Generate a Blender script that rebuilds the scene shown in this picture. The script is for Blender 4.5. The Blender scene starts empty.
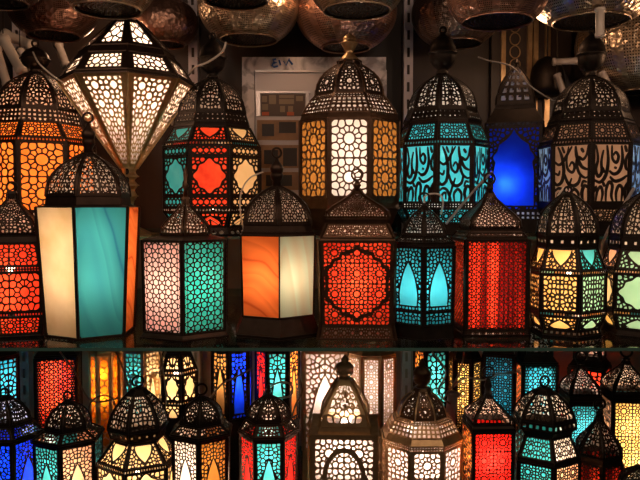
import bpy, math, random
from math import sin, cos, pi, radians
from mathutils import Vector, Matrix

SC = bpy.context.scene
COL = SC.collection
F = 690.0                      # focal length in pixels of the 640 px wide frame
PITCH = math.atan(35 / F)      # horizon at pixel row 205

# ------------------------------------------------------------ camera, world, exposure
cam_d = bpy.data.cameras.new('camera'); cam = bpy.data.objects.new('camera', cam_d); COL.objects.link(cam)
cam_d.sensor_fit = 'HORIZONTAL'; cam_d.sensor_width = 36; cam_d.lens = 36 * F / 640
cam_d.clip_start = 0.02
cam.location = (0, 0, 0); cam.rotation_euler = (pi / 2 - PITCH, 0, 0)
SC.camera = cam
SC.view_settings.view_transform = 'Standard'; SC.view_settings.look = 'None'
SC.view_settings.exposure = 0.0; SC.view_settings.gamma = 1; SC.view_settings.use_curve_mapping = False
SC.cycles.use_denoising = True
SC.cycles.max_bounces = 7; SC.cycles.diffuse_bounces = 4; SC.cycles.glossy_bounces = 3
SC.cycles.transparent_max_bounces = 16; SC.cycles.sample_clamp_indirect = 3.0
SC.cycles.caustics_reflective = False; SC.cycles.caustics_refractive = False

w = bpy.data.worlds.new('world'); SC.world = w; w.use_nodes = True
w.node_tree.nodes['Background'].inputs[0].default_value = (1.0, 0.75, 0.6, 1)
w.node_tree.nodes['Background'].inputs[1].default_value = 0.03

def lamp(name, loc, power, col, size, parent=None, kind='POINT', rot=None):
    d = bpy.data.lights.new(name, kind); d.energy = power; d.color = col
    if kind == 'AREA': d.size = size
    else: d.shadow_soft_size = size
    o = bpy.data.objects.new(name, d); COL.objects.link(o); o.location = loc; o.parent = parent
    if rot: o.rotation_euler = rot
    return o
# unseen area lights added as room ambient, above and behind the camera
lamp('ceiling_lamp', (-0.7, -0.3, 0.95), 3.2, (1.0, 0.72, 0.52), 0.35, kind='AREA', rot=(radians(48), 0, radians(-12)))
lamp('ceiling_lamp', (0.9, -0.2, 0.95), 2.8, (1.0, 0.72, 0.52), 0.35, kind='AREA', rot=(radians(48), 0, radians(14)))
# added point lights without fixtures, out of view: they put glints on the hanging bowls
for x, y, z, p in ((-0.75, 0.95, 0.42, 2.6), (-0.22, 0.85, 0.42, 2.0), (0.28, 0.85, 0.44, 2.0), (0.78, 0.95, 0.45, 2.8)):
    lamp('aisle_bulb', (x, y, z), p, (1.0, 0.70, 0.48), 0.03)
# more added lights, no bulb modelled, to brighten the bowls and wall up there
for x, y, z, p in ((-0.62, 1.9, 0.46, .7), (-0.05, 1.72, 0.52, .7), (0.52, 1.74, 0.42, .6), (0.86, 1.66, 0.34, 1.0)):
    lamp('bowl_bulb', (x, y, z), p, (1.0, 0.6, 0.34), 0.02)

def pt(px, py, Y):
    """point on the vertical plane at distance Y whose picture is (px, py)"""
    dx, dz, dy = (px - 320) / F, (240 - py) / F, 1.0
    y = dy * cos(PITCH) + dz * sin(PITCH); z = dz * cos(PITCH) - dy * sin(PITCH)
    k = Y / y
    return Vector((dx * k, Y, z * k))

# ------------------------------------------------------------ materials
MATS = {}
def nodes(name):
    m = bpy.data.materials.new(name); m.use_nodes = True
    nt = m.node_tree; nt.nodes.clear()
    out = nt.nodes.new('ShaderNodeOutputMaterial')
    return m, nt, out
def N(nt, kind, **kw):
    n = nt.nodes.new('ShaderNode' + kind)
    for k, v in kw.items():
        if k.startswith('_'): setattr(n, k[1:], v)
        else:
            key = int(k[1:]) if k[0] == 'i' and k[1:].isdigit() else k.replace('__', ' ')
            n.inputs[key].default_value = v
    return n
def c4(c): return (c[0], c[1], c[2], 1)

def metal(name, col, col2=None, rough=0.42, metallic=0.85, bump=0.15, scale=60):
    if name in MATS: return MATS[name]
    m, nt, out = nodes(name); L = nt.links.new
    tc = N(nt, 'TexCoord'); no = N(nt, 'TexNoise', Scale=scale, Detail=4.0)
    L(tc.outputs['Object'], no.inputs['Vector'])
    mx = N(nt, 'MixRGB', Color1=c4(col), Color2=c4(col2 or [c * .55 for c in col]))
    L(no.outputs['Fac'], mx.inputs['Fac'])
    b = N(nt, 'Bump', Strength=bump, Distance=0.002); L(no.outputs['Fac'], b.inputs['Height'])
    p = N(nt, 'BsdfPrincipled', Metallic=metallic, Roughness=rough)
    L(mx.outputs[0], p.inputs['Base Color']); L(b.outputs[0], p.inputs['Normal'])
    L(p.outputs[0], out.inputs[0]); MATS[name] = m; return m

def hammered(name, col, col2, scale=90, rough=0.3):
    """beaten sheet metal with rows of small pierced dots"""
    m, nt, out = nodes(name); L = nt.links.new
    tc = N(nt, 'TexCoord')
    v = N(nt, 'TexVoronoi', Scale=scale); L(tc.outputs['Object'], v.inputs['Vector'])
    n = N(nt, 'TexNoise', Scale=9.0, Detail=5.0); L(tc.outputs['Object'], n.inputs['Vector'])
    mx = N(nt, 'MixRGB', Color1=c4(col), Color2=c4(col2)); 
    r = N(nt, 'ValToRGB'); r.color_ramp.elements[0].position = .35; r.color_ramp.elements[1].position = .65
    L(n.outputs['Fac'], r.inputs[0]); L(r.outputs[0], mx.inputs['Fac'])
    # pierced dots on a latitude / longitude grid
    sep = N(nt, 'SeparateXYZ'); L(tc.outputs['UV'], sep.inputs[0])
    def grid(sock, k):
        a = N(nt, 'Math', _operation='MULTIPLY', i1=k); L(sock, a.inputs[0])
        f = N(nt, 'Math', _operation='FRACT'); L(a.outputs[0], f.inputs[0])
        s = N(nt, 'Math', _operation='SUBTRACT', i1=.5); L(f.outputs[0], s.inputs[0])
        q = N(nt, 'Math', _operation='MULTIPLY'); L(s.outputs[0], q.inputs[0]); L(s.outputs[0], q.inputs[1]); return q
    gx, gy = grid(sep.outputs[0], 150.0), grid(sep.outputs[1], 46.0)
    d = N(nt, 'Math', _operation='ADD'); L(gx.outputs[0], d.inputs[0]); L(gy.outputs[0], d.inputs[1])
    lt = N(nt, 'Math', _operation='LESS_THAN', i1=.07); L(d.outputs[0], lt.inputs[0])
    # petals of bigger rows
    gx2 = grid(sep.outputs[0], 12.0)
    g3 = N(nt, 'Math', _operation='GREATER_THAN', i1=.03); L(gx2.outputs[0], g3.inputs[0])
    mk = N(nt, 'Math', _operation='MULTIPLY'); L(lt.outputs[0], mk.inputs[0]); L(g3.outputs[0], mk.inputs[1])
    mx2 = N(nt, 'MixRGB', Color2=(.012, .008, .006, 1)); L(mk.outputs[0], mx2.inputs['Fac']); L(mx.outputs[0], mx2.inputs['Color1'])
    b = N(nt, 'Bump', Strength=0.55, Distance=0.004); L(v.outputs['Distance'], b.inputs['Height'])
    p = N(nt, 'BsdfPrincipled', Metallic=.9, Roughness=.32)
    L(mx2.outputs[0], p.inputs['Base Color']); L(b.outputs[0], p.inputs['Normal'])
    L(p.outputs[0], out.inputs[0]); MATS[name] = m; return m

def plain(name, col, rough=.6, metallic=0.0, spec=.5):
    if name in MATS: return MATS[name]
    m, nt, out = nodes(name)
    p = N(nt, 'BsdfPrincipled', Metallic=metallic, Roughness=rough); p.inputs['Base Color'].default_value = c4(col)
    nt.links.new(p.outputs[0], out.inputs[0]); MATS[name] = m; return m

def glass(c1, c2=None, style='soft', clear=0.05):
    """stained or marbled lamp glass, lit through by the bulb behind it"""
    key = ('glass', c1, c2, style, clear)
    if key in MATS: return MATS[key]
    m, nt, out = nodes('stained_glass'); L = nt.links.new
    c2 = c2 or tuple(min(1, c * .8 + .06) for c in c1)
    tc = N(nt, 'TexCoord'); mp = N(nt, 'Mapping'); L(tc.outputs['Object'], mp.inputs[0])
    if style == 'marble':      # flowing bands
        mp.inputs['Rotation'].default_value = (.25, .4, .2)
        mp.inputs['Scale'].default_value = (1, 1, 1)
        up = c1[0] > .8
        if not up: mp.inputs['Rotation'].default_value = (.15, .1, .3)
        mp.inputs['Scale'].default_value = (1, 1, 1.0) if up else (1.5, 1.5, .45)
        n1 = N(nt, 'TexNoise', Scale=6.0, Detail=1.5, Distortion=.3); L(mp.outputs[0], n1.inputs['Vector'])
        sp = N(nt, 'SeparateXYZ'); L(mp.outputs[0], sp.inputs[0])
        k1 = N(nt, 'Math', _operation='MULTIPLY', i1=22.0 if up else 1.0); L(sp.outputs[2], k1.inputs[0])
        if not up:
            k3 = N(nt, 'VectorMath', _operation='DOT_PRODUCT'); k3.inputs[1].default_value = (13, 13, 3); L(tc.outputs['Object'], k3.inputs[0]); L(k3.outputs['Value'], k1.inputs[0])
        k2 = N(nt, 'Math', _operation='MULTIPLY_ADD', i1=3.5 if up else 3.0); L(n1.outputs['Fac'], k2.inputs[0]); L(k1.outputs[0], k2.inputs[2])
        fr = N(nt, 'Math', _operation='PINGPONG', i1=1.0); L(k2.outputs[0], fr.inputs[0]); fac = fr.outputs[0]
        mid = [a * .66 + b * .34 for a, b in zip(c1, c2)]
        r = N(nt, 'ValToRGB'); cr = r.color_ramp
        cr.elements[0].position = 0; cr.elements[0].color = c4(c2)
        cr.elements[1].position = .08; cr.elements[1].color = c4([a * .6 + b * .4 for a, b in zip(c1, c2)])
        for p_, q_ in ((.12, mid), (.4, c1), (.6, mid), (.66, c1), (.95, mid)): e = cr.elements.new(p_); e.color = c4(q_)
    elif style == 'stripe':    # streaks running down the sheet
        mp.inputs['Scale'].default_value = (1, 1, .04)
        wv = N(nt, 'TexNoise', Scale=24.0, Detail=0.5); L(mp.outputs[0], wv.inputs['Vector']); fac = wv.outputs['Fac']
        r = N(nt, 'ValToRGB'); cr = r.color_ramp
        cr.elements[0].position = .46; cr.elements[0].color = c4(c1); cr.elements[1].position = .56; cr.elements[1].color = c4(c2)
    else:
        wv = N(nt, 'TexNoise', Scale=14.0 if style == 'soft' else 30.0, Detail=3.0); L(mp.outputs[0], wv.inputs['Vector']); fac = wv.outputs['Fac']
        r = N(nt, 'ValToRGB'); cr = r.color_ramp
        cr.elements[0].position = .35; cr.elements[0].color = c4(c1); cr.elements[1].position = .7; cr.elements[1].color = c4(c2)
    L(fac, r.inputs[0])
    t = N(nt, 'BsdfTranslucent'); L(r.outputs[0], t.inputs[0])
    tr = N(nt, 'BsdfTransparent'); L(r.outputs[0], tr.inputs[0])
    m1 = N(nt, 'MixShader', Fac=clear); L(t.outputs[0], m1.inputs[1]); L(tr.outputs[0], m1.inputs[2])
    df = N(nt, 'BsdfDiffuse'); L(r.outputs[0], df.inputs[0])
    m2 = N(nt, 'MixShader', Fac=.12); L(m1.outputs[0], m2.inputs[1]); L(df.outputs[0], m2.inputs[2])
    gl = N(nt, 'BsdfGlossy', Roughness=.15); 
    m3 = N(nt, 'MixShader', Fac=.04); L(m2.outputs[0], m3.inputs[1]); L(gl.outputs[0], m3.inputs[2])
    L(m3.outputs[0], out.inputs[0]); MATS[key] = m; return m

def bulb_mat(col):
    key = ('bulb', col)
    if key in MATS: return MATS[key]
    m, nt, out = nodes('glowing_bulb'); L = nt.links.new
    e = N(nt, 'Emission', Strength=25.0); e.inputs[0].default_value = c4(col)
    t = N(nt, 'BsdfTransparent'); x = N(nt, 'MixShader', Fac=.75)
    L(e.outputs[0], x.inputs[1]); L(t.outputs[0], x.inputs[2]); L(x.outputs[0], out.inputs[0]); MATS[key] = m; return m

def sheet_glass(name, edge=False):
    m, nt, out = nodes(name); L = nt.links.new
    if edge:
        p = N(nt, 'BsdfPrincipled', Roughness=.12); p.inputs['Base Color'].default_value = (.06, .14, .12, 1)
        L(p.outputs[0], out.inputs[0]); return m
    t = N(nt, 'BsdfTransparent'); t.inputs[0].default_value = (.86, .93, .9, 1)
    g = N(nt, 'BsdfGlossy', Roughness=.03); g.inputs[0].default_value = (.9, .95, .93, 1)
    fr = N(nt, 'Fresnel', IOR=1.45); x = N(nt, 'MixShader'); 
    mm = N(nt, 'Math', _operation='MULTIPLY', i1=.8); L(fr.outputs[0], mm.inputs[0])
    L(mm.outputs[0], x.inputs[0]); L(t.outputs[0], x.inputs[1]); L(g.outputs[0], x.inputs[2]); L(x.outputs[0], out.inputs[0]); return m

BRONZE = metal('dark_bronze', (.07, .04, .028), (.025, .015, .011), rough=.45)
BLACK = metal('blackened_iron', (.04, .028, .022), (.018, .012, .01), rough=.5)
RUST = metal('brown_bronze', (.16, .085, .05), (.06, .03, .018), rough=.42)
BRASS = metal('old_brass', (.75, .50, .26), (.34, .2, .1), rough=.36)
TIN = metal('bare_tin_inside', (.78, .66, .58), (.6, .5, .43), rough=.6, metallic=.1)  # pale inner face, added to reflect bulb light so the pierced holes look bright
GOLD = metal('polished_brass', (.62, .42, .2), (.3, .18, .08), rough=.33)

# ------------------------------------------------------------ mesh helpers
class MB:
    def __init__(s): s.v = []; s.f = []; s.back = []
    def box(s, c, d, rot=None):
        i = len(s.v); M = rot or Matrix.Identity(3); c = Vector(c)
        for x in (-1, 1):
            for y in (-1, 1):
                for z in (-1, 1): s.v.append(c + M @ Vector((x * d[0] / 2, y * d[1] / 2, z * d[2] / 2)))
        for q in ((0, 1, 3, 2), (4, 6, 7, 5), (0, 4, 5, 1), (2, 3, 7, 6), (0, 2, 6, 4), (1, 5, 7, 3)): s.f.append([i + k for k in q])
    def sweep(s, pts, rad, k=8, closed=False, flat=None):
        """tube through pts; rad is a number or list"""
        n = len(pts); i0 = len(s.v); pts = [Vector(p) for p in pts]; up = Vector((0, 0, 1))
        for j, p in enumerate(pts):
            a = pts[(j - 1) % n] if (closed or j) else p; b = pts[(j + 1) % n] if (closed or j < n - 1) else p
            t = (b - a).normalized()
            ref = flat if flat else (up if abs(t.z) < .95 else Vector((0, 1, 0)))
            s1 = t.cross(ref).normalized(); s2 = s1.cross(t).normalized()
            r = rad[j] if isinstance(rad, (list, tuple)) else rad
            for q in range(k):
                an = 2 * pi * (q + .5) / k; s.v.append(p + s1 * (r * cos(an)) + s2 * (r * sin(an)))
        for j in range(n if closed else n - 1):
            a, b = i0 + j * k, i0 + ((j + 1) % n) * k
            for q in range(k): s.f.append([a + q, a + (q + 1) % k, b + (q + 1) % k, b + q])
        if not closed:
            s.f.append([i0 + q for q in range(k)][::-1]); s.f.append([i0 + (n - 1) * k + q for q in range(k)])
    def lathe(s, prof, k=24, c=(0, 0, 0), flute=0, cap=True):
        i0 = len(s.v)
        for z, r in prof:
            for q in range(k):
                an = 2 * pi * q / k; rr = r * (1 + flute * (1 if q % 2 else -1))
                s.v.append(Vector((c[0] + rr * cos(an), c[1] + rr * sin(an), c[2] + z)))
        for j in range(len(prof) - 1):
            for q in range(k):
                a = i0 + j * k; s.f.append([a + q, a + (q + 1) % k, a + k + (q + 1) % k, a + k + q])
        if cap:
            s.f.append([i0 + q for q in range(k)][::-1]); s.f.append([i0 + (len(prof) - 1) * k + q for q in range(k)])
    def mesh(s, name):
        m = bpy.data.meshes.new(name); m.from_pydata([tuple(p) for p in s.v], [], s.f); m.update(); return m
    def tin(s, m):
        if not s.back: return
        m.materials.append(TIN)
        for i in s.back: m.polygons[i].material_index = 1
    def build(s, name, mat, parent=None, smooth=False, loc=None):
        m = s.mesh(name); m.materials.append(mat); s.tin(m)
        if smooth: m.polygons.foreach_set('use_smooth', [True] * len(m.polygons))
        o = bpy.data.objects.new(name, m); COL.objects.link(o); o.parent = parent
        if loc is not None: o.location = loc
        return o
def tag(o, label=None, cat=None, group=None, kind=None):
    for k, v in (('label', label), ('category', cat), ('group', group), ('kind', kind)):
        if v: o[k] = v
    return o

# ------------------------------------------------------------ pierced sheet metal
def clip_cells(seeds, W, H):
    out = []
    for i, (x, y, w_) in enumerate(seeds):
        if x < -.02 * W or x > 1.02 * W or y < -.02 * H or y > 1.02 * H: continue
        poly = [(0, 0), (W, 0), (W, H), (0, H)]
        near = sorted(((q[0] - x) ** 2 + (q[1] - y) ** 2, q) for j, q in enumerate(seeds) if j != i)
        for d2, (qx, qy, qw) in near[:40]:
            if not poly: break
            mr = max((p[0] - x) ** 2 + (p[1] - y) ** 2 for p in poly)
            if d2 > 4.5 * mr: break
            nx, ny = qx - x, qy - y
            k = (qx * qx + qy * qy - x * x - y * y - qw + w_) / 2
            res = []; n = len(poly)
            dv = [nx * p[0] + ny * p[1] - k for p in poly]
            for a in range(n):
                b = (a + 1) % n
                if dv[a] <= 0: res.append(poly[a])
                if (dv[a] < 0) != (dv[b] < 0) and dv[a] != dv[b]:
                    t = dv[a] / (dv[a] - dv[b]); res.append((poly[a][0] + t * (poly[b][0] - poly[a][0]), poly[a][1] + t * (poly[b][1] - poly[a][1])))
            poly = res
        # drop tiny edges
        q = []
        for p in poly:
            if not q or (p[0] - q[-1][0]) ** 2 + (p[1] - q[-1][1]) ** 2 > (1e-4) ** 2: q.append(p)
        if len(q) > 2 and (q[0][0] - q[-1][0]) ** 2 + (q[0][1] - q[-1][1]) ** 2 < (1e-4) ** 2: q.pop()
        if len(q) >= 3: out.append(q)
    return out

def seeds_for(kind, W, H, c, seed=1):
    R = random.Random(seed); S = []
    if kind == 'hex':
        ny = max(1, round(H / c)); c = H / ny; nx = int(W / (c * .866)) + 2
        for i in range(-nx, nx + 1):
            for j in range(-1, ny + 2):
                x = W / 2 + i * c * .866; y = (j + .5 * (i % 2)) * c
                S.append((x, y, (c * .30) ** 2))
                for t in (0, 1):
                    S.append((x + (c * .289 if t else c * .577), y + (c * .5 if t else 0), 0))
    elif kind == 'rosette':
        n = max(1, round(W / c)); T = W / n; m = max(1, round(H / T)); TY = H / m
        for i in range(n):
            for j in range(m):
                cx, cy = (i + .5) * T, (j + .5) * TY
                S.append((cx, cy, (T * .13) ** 2))
                for k in range(12): a = 2 * pi * (k + .5) / 12; S.append((cx + T * .25 * cos(a), cy + TY * .25 * sin(a), 0))
                for k in range(12): a = 2 * pi * k / 12; S.append((cx + T * .41 * cos(a), cy + TY * .41 * sin(a), 0))
        for i in range(n + 1):
            for j in range(m + 1):
                S.append((i * T, j * TY, 0))
                for k in range(4): a = 2 * pi * (k + .5) / 4; S.append((i * T + T * .13 * cos(a), j * TY + TY * .13 * sin(a), 0))
    elif kind == 'star':
        n = max(1, round(W / c)); T = W / n; m = max(1, round(H / T)); TY = H / m
        for i in range(n + 1):
            for j in range(m + 1):
                S.append((i * T, j * TY, (T * .2) ** 2)); 
                if i < n and j < m: S.append(((i + .5) * T, (j + .5) * TY, (T * .16) ** 2))
                for k in range(8):
                    a = 2 * pi * (k + .5) / 8; S.append((i * T + T * .33 * cos(a), j * TY + TY * .33 * sin(a), 0))
    elif kind == 'filigree':
        n = max(2, round(W / 2 / c)); cx = W / 2 / n; m = max(1, round(H / c)); cy = H / m
        for j in range(m):
            for i in range(n):
                x = (i + .5 + R.uniform(-.46, .46)) * cx; y = (j + .5 + R.uniform(-.46, .46)) * cy
                wt = R.choice((0, .1, .3)) * c * c * .4
                S.append((x, y, wt)); S.append((W - x, y, wt))
    elif kind in ('dots', 'tri', 'bars'):
        m = max(1, round(H / c)); n = max(1, round(W / c))
        for j in range(m):
            for i in range(n): S.append(((i + .5) * W / n, (j + .5) * H / m, 0))
    elif kind == 'diamond':
        n = max(1, round(W / c)); m = max(1, round(H / c))
        for j in range(m + 1):
            for i in range(n + 1):
                S.append((i * W / n, j * H / m, 0))
                if i < n and j < m: S.append(((i + .5) * W / n, (j + .5) * H / m, 0))
    return S

def inside(poly, x, y):
    r = False; n = len(poly); j = n - 1
    for i in range(n):
        a, b = poly[i], poly[j]
        if (a[1] > y) != (b[1] > y) and x < (b[0] - a[0]) * (y - a[1]) / (b[1] - a[1]) + a[0]: r = not r
        j = i
    return r
def push(poly, x, y):
    """move a point inside the opening to its rim, away from the opening's middle"""
    cx = sum(p[0] for p in poly) / len(poly); cy = sum(p[1] for p in poly) / len(poly)
    dx, dy = x - cx, y - cy; lo, hi = 1.0, 60.0
    if dx * dx + dy * dy < 1e-9: return x, y
    for _ in range(14):
        mid = (lo + hi) / 2
        if inside(poly, cx + dx * mid, cy + dy * mid): lo = mid
        else: hi = mid
    return cx + dx * hi, cy + dy * hi

def shape(kind, W, H):
    P = []
    if kind == 'arch':       # tall pointed leaf standing on the lower band
        for t in range(0, 15):
            v = t / 14; P.append((.5 - .40 * (.86 + .14 * min(1, v * 4)) * (1 - v ** 2.1) ** .85, .06 + .72 * v))
        P = P + [(1 - x, y) for x, y in P[::-1][1:]]
    elif kind == 'ogee':
        L = [(.08, .04), (.08, .45), (.12, .58), (.06, .64), (.16, .72), (.2, .8), (.34, .86), (.44, .93), (.5, .99)]
        P = L + [(1 - x, y) for x, y in L[::-1][1:]]
    elif kind == 'shield':   # rounded drop hanging from the top edge
        for t in range(0, 17):
            v = abs(t - 8) / 8; P.append((.5 + .38 * (1 if t > 8 else -1) * (1 - (1 - v) ** 1.7), .99 - .84 * (1 - v)))
    elif kind == 'mound':
        for t in range(0, 17):
            v = abs(t - 8) / 8; P.append((.5 + .40 * (1 if t > 8 else -1) * (1 - (1 - v) ** 1.9), .02 + .80 * (1 - v)))
    elif kind == 'quatre':   # eight-lobed medallion
        for t in range(48):
            a = 2 * pi * t / 48; r = .43 + .03 * cos(8 * a) + .03 * cos(4 * a); P.append((.5 + r * cos(a) * .98, .5 + r * sin(a)))
    elif kind == 'bigstar':
        Q = [(.5, .95), (.46, .91), (.36, .88), (.27, .86), (.25, .81), (.15, .78), (.12, .72), (.05, .70), (.03, .62), (.05, .56)]
        Q = Q + [(x, 1 - y) for x, y in Q[::-1]]
        P = Q + [(1 - x, y) for x, y in Q[::-1][1:-1]]
    elif kind == 'hump':
        for t in range(0, 17):
            a = pi - pi * t / 16; P.append((.5 + .33 * cos(a), .55 + .32 * sin(a)))
        P += [(.83, .0), (.17, .0)]
    return [(x * W, y * H) for x, y in P]

SCRIPT_A = [  # swooping strokes of the calligraphy panels: points and widths
    ([(.10, .98), (.22, .80), (.28, .55), (.22, .36), (.08, .30), (.0, .36)], .07),
    ([(.0, .72), (.12, .66), (.24, .70), (.40, .86), (.52, .98)], .06),
    ([(.42, .98), (.36, .74), (.40, .58), (.54, .52), (.60, .62), (.52, .70), (.44, .62)], .055),
    ([(.62, .98), (.66, .80), (.80, .62), (.98, .56)], .07),
    ([(.98, .98), (.94, .82), (.84, .74), (.70, .78), (.66, .66), (.74, .50), (.90, .42), (1.0, .44)], .06),
    ([(.30, .50), (.40, .34), (.56, .28), (.72, .34), (.78, .48)], .07),
    ([(.0, .18), (.12, .24), (.26, .20), (.36, .06), (.38, .0)], .06),
    ([(.12, .0), (.10, .12), (.20, .16), (.22, .04)], .05),
    ([(.50, .0), (.48, .14), (.60, .22), (.72, .14), (.70, .0)], .06),
    ([(.86, .0), (.82, .16), (.90, .28), (1.0, .24)], .07), ([(.0, .52), (.12, .48), (.16, .56)], .05),
    ([(.30, .0), (.40, .22), (.52, .42)], .05), ([(.80, .26), (.86, .36), (.96, .34)], .05), ([(.22, .98), (.30, .86)], .05), ([(.78, .94), (.86, .86)], .06)]
SCRIPT_B = [
    ([(.04, .98), (.10, .74), (.04, .56), (.12, .44), (.22, .52), (.20, .70), (.26, .90)], .065),
    ([(.36, .98), (.40, .70), (.34, .46), (.18, .34), (.0, .38)], .07),
    ([(.50, .98), (.52, .76), (.64, .68), (.70, .78), (.62, .86), (.54, .80)], .06),
    ([(.78, .98), (.82, .72), (.74, .54), (.58, .48), (.44, .54)], .07),
    ([(1.0, .86), (.92, .74), (.92, .60), (1.0, .54)], .06), ([(.88, .98), (.94, .86)], .06),
    ([(.46, .44), (.60, .36), (.78, .38), (.98, .46)], .065),
    ([(.06, .0), (.10, .18), (.20, .26), (.26, .14), (.22, .0)], .06),
    ([(.36, .0), (.36, .20), (.44, .34), (.54, .28), (.52, .10), (.58, .0)], .065),
    ([(.68, .0), (.66, .16), (.74, .28), (.84, .22), (.82, .0)], .065), ([(.94, .0), (.92, .22), (1.0, .34)], .065),
    ([(.0, .16), (.08, .28)], .05), ([(.24, .60), (.30, .50)], .05), ([(.26, .34), (.32, .26)], .06), ([(.58, .60), (.66, .58)], .05)]
def catmull(P, k=6):
    out = []; n = len(P)
    for i in range(n - 1):
        p0, p1, p2, p3 = P[max(0, i - 1)], P[i], P[i + 1], P[min(n - 1, i + 2)]
        for s in range(k):
            t = s / k
            out.append(tuple(.5 * (2 * b + (c - a) * t + (2 * a - 5 * b + 4 * c - d) * t * t + (3 * b - a - 3 * c + d) * t ** 3) for a, b, c, d in zip(p0, p1, p2, p3)))
    out.append(P[-1]); return out

def ribbon(mb, pts, wd, mapf, th, closed=False):
    n = len(pts); i0 = len(mb.v)
    for j, p in enumerate(pts):
        a = pts[(j - 1) % n] if (closed or j) else p; b = pts[(j + 1) % n] if (closed or j < n - 1) else p
        tx, ty = b[0] - a[0], b[1] - a[1]; l = math.hypot(tx, ty) or 1; nx, ny = -ty / l, tx / l
        ww = wd / 2 if closed else wd / 2 * (.35 + .65 * sin(pi * min(1, max(0, (j + .3) / (n - .4)))) ** .6)
        for sx, d in ((-1, th), (1, th), (1, -th * .5), (-1, -th * .5)):
            mb.v.append(mapf(p[0] + nx * ww * sx, p[1] + ny * ww * sx, d))
    for j in range(n if closed else n - 1):
        a, b = i0 + 4 * j, i0 + 4 * ((j + 1) % n)
        for q in range(4): mb.f.append([a + q, a + (q + 1) % 4, b + (q + 1) % 4, b + q])

def lattice(mb, kind, W, H, cell, strut, mapf, th=.0004, seed=1, hole=None, line=None):
    """pierced sheet: every cell of the pattern is a hole with a rounded rim"""
    if kind.startswith('script'):
        for pts, wd in (SCRIPT_A if kind == 'scripta' else SCRIPT_B):
            ribbon(mb, [(x * W, y * H) for x, y in catmull(pts)], wd * W * 1.55, mapf, th)
        ribbon(mb, [(0, 0), (W, 0), (W, H), (0, H)], strut * 1.5, mapf, th, True)
        return
    mask = shape(hole, W, H) if hole else None
    for poly in clip_cells(seeds_for(kind, W, H, cell, seed), W, H):
        if mask:
            ins = [inside(mask, *p) for p in poly]
            if all(ins): continue
            if any(ins): poly = [push(mask, *p) if q else p for p, q in zip(poly, ins)]
        n = len(poly); cx = sum(p[0] for p in poly) / n; cy = sum(p[1] for p in poly) / n
        rin = 1e9
        for a in range(n):
            b = (a + 1) % n; ex, ey = poly[b][0] - poly[a][0], poly[b][1] - poly[a][1]; l = math.hypot(ex, ey) or 1e-9
            rin = min(rin, abs((cx - poly[a][0]) * ey - (cy - poly[a][1]) * ex) / l)
        s = 1 - strut / 2 / max(rin, 1e-6)
        if kind == 'dots': s = .5 if cell < .012 else .26
        if kind == 'tri': s = .62
        i0 = len(mb.v)
        if s < .2:
            for d in (th, -th):
                if d < 0: mb.back.append(len(mb.f))
                k = len(mb.v); mb.v += [mapf(p[0], p[1], d) for p in poly]; mb.f.append(list(range(k, k + n)))
            continue
        O, I = [], []
        for a in range(n):
            p, q = poly[a], poly[(a + 1) % n]; m_ = ((p[0] + q[0]) / 2, (p[1] + q[1]) / 2)
            O += [p, m_]; k = s * (.93 if kind != 'diamond' else 1.0)
            if kind == 'diamond': s2 = s
            I += [(cx + (p[0] - cx) * k, cy + (p[1] - cy) * k), (cx + (m_[0] - cx) * s, cy + (m_[1] - cy) * s)]
        n2 = 2 * n
        for ring, d in ((O, th), (I, th), (I, -th), (O, -th)):
            mb.v += [mapf(p[0], p[1], d) for p in ring]
        for r in range(3):
            for a in range(n2):
                b = (a + 1) % n2
                if r == 2: mb.back.append(len(mb.f))
                mb.f.append([i0 + r * n2 + a, i0 + r * n2 + b, i0 + (r + 1) * n2 + b, i0 + (r + 1) * n2 + a])
    if mask: ribbon(mb, mask, strut * 1.5, mapf, th * 1.6, True)
    if line:
        ribbon(mb, shape(line, W, H), strut * 3.4, mapf, th * 2.2, True)

def panel(mb, kind, W, H, cell, strut, f, fr, th=.0004, seed=1, hole=None, line=None):
    """lattice inside a plain sheet border; fr = (side, bottom, top) widths"""
    a, b, t = fr; a = min(a, W * .3); b, t = min(b, H * .35), min(t, H * .35)
    lattice(mb, kind, W - 2 * a, H - b - t, cell, strut, lambda x, y, d: f(x + a, y + b, d), th, seed, hole, line)
    K = max(1, int(H / .012))
    strips = []
    if a > 0: strips += [(0, a, 0, H, 1, K), (W - a, W, 0, H, 1, K)]
    if b > 0: strips += [(a, W - a, 0, b, 1, 1)]
    if t > 0: strips += [(a, W - a, H - t, H, 1, 3)]
    for x0, x1, y0, y1, _, k in strips:
        for q in range(k):
            ya, yb = y0 + (y1 - y0) * q / k, y0 + (y1 - y0) * (q + 1) / k
            for d in (th * 1.1, -th * 1.1):
                j = len(mb.v); mb.v += [f(x0, ya, d), f(x1, ya, d), f(x1, yb, d), f(x0, yb, d)]
                if d < 0: mb.back.append(len(mb.f))
                mb.f.append([j, j + 1, j + 2, j + 3])

# ------------------------------------------------------------ the lantern builder
class Prof:
    """profile (z, r) of one section; v in 0..1 runs up it"""
    def __init__(s, pts):
        s.p = pts; s.l = [0]
        for a, b in zip(pts, pts[1:]): s.l.append(s.l[-1] + math.hypot(b[0] - a[0], b[1] - a[1]))
        s.len = s.l[-1]
    def at(s, v):
        t = max(0, min(1, v)) * s.len
        for k in range(len(s.p) - 1):
            if t <= s.l[k + 1] + 1e-9:
                d = s.l[k + 1] - s.l[k] or 1e-9; q = (t - s.l[k]) / d; a, b = s.p[k], s.p[k + 1]
                dz, dr = (b[0] - a[0]) / d, (b[1] - a[1]) / d
                return a[0] + (b[0] - a[0]) * q, a[1] + (b[1] - a[1]) * q, dz, -dr
        return (*s.p[-1], 0, 1)

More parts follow.
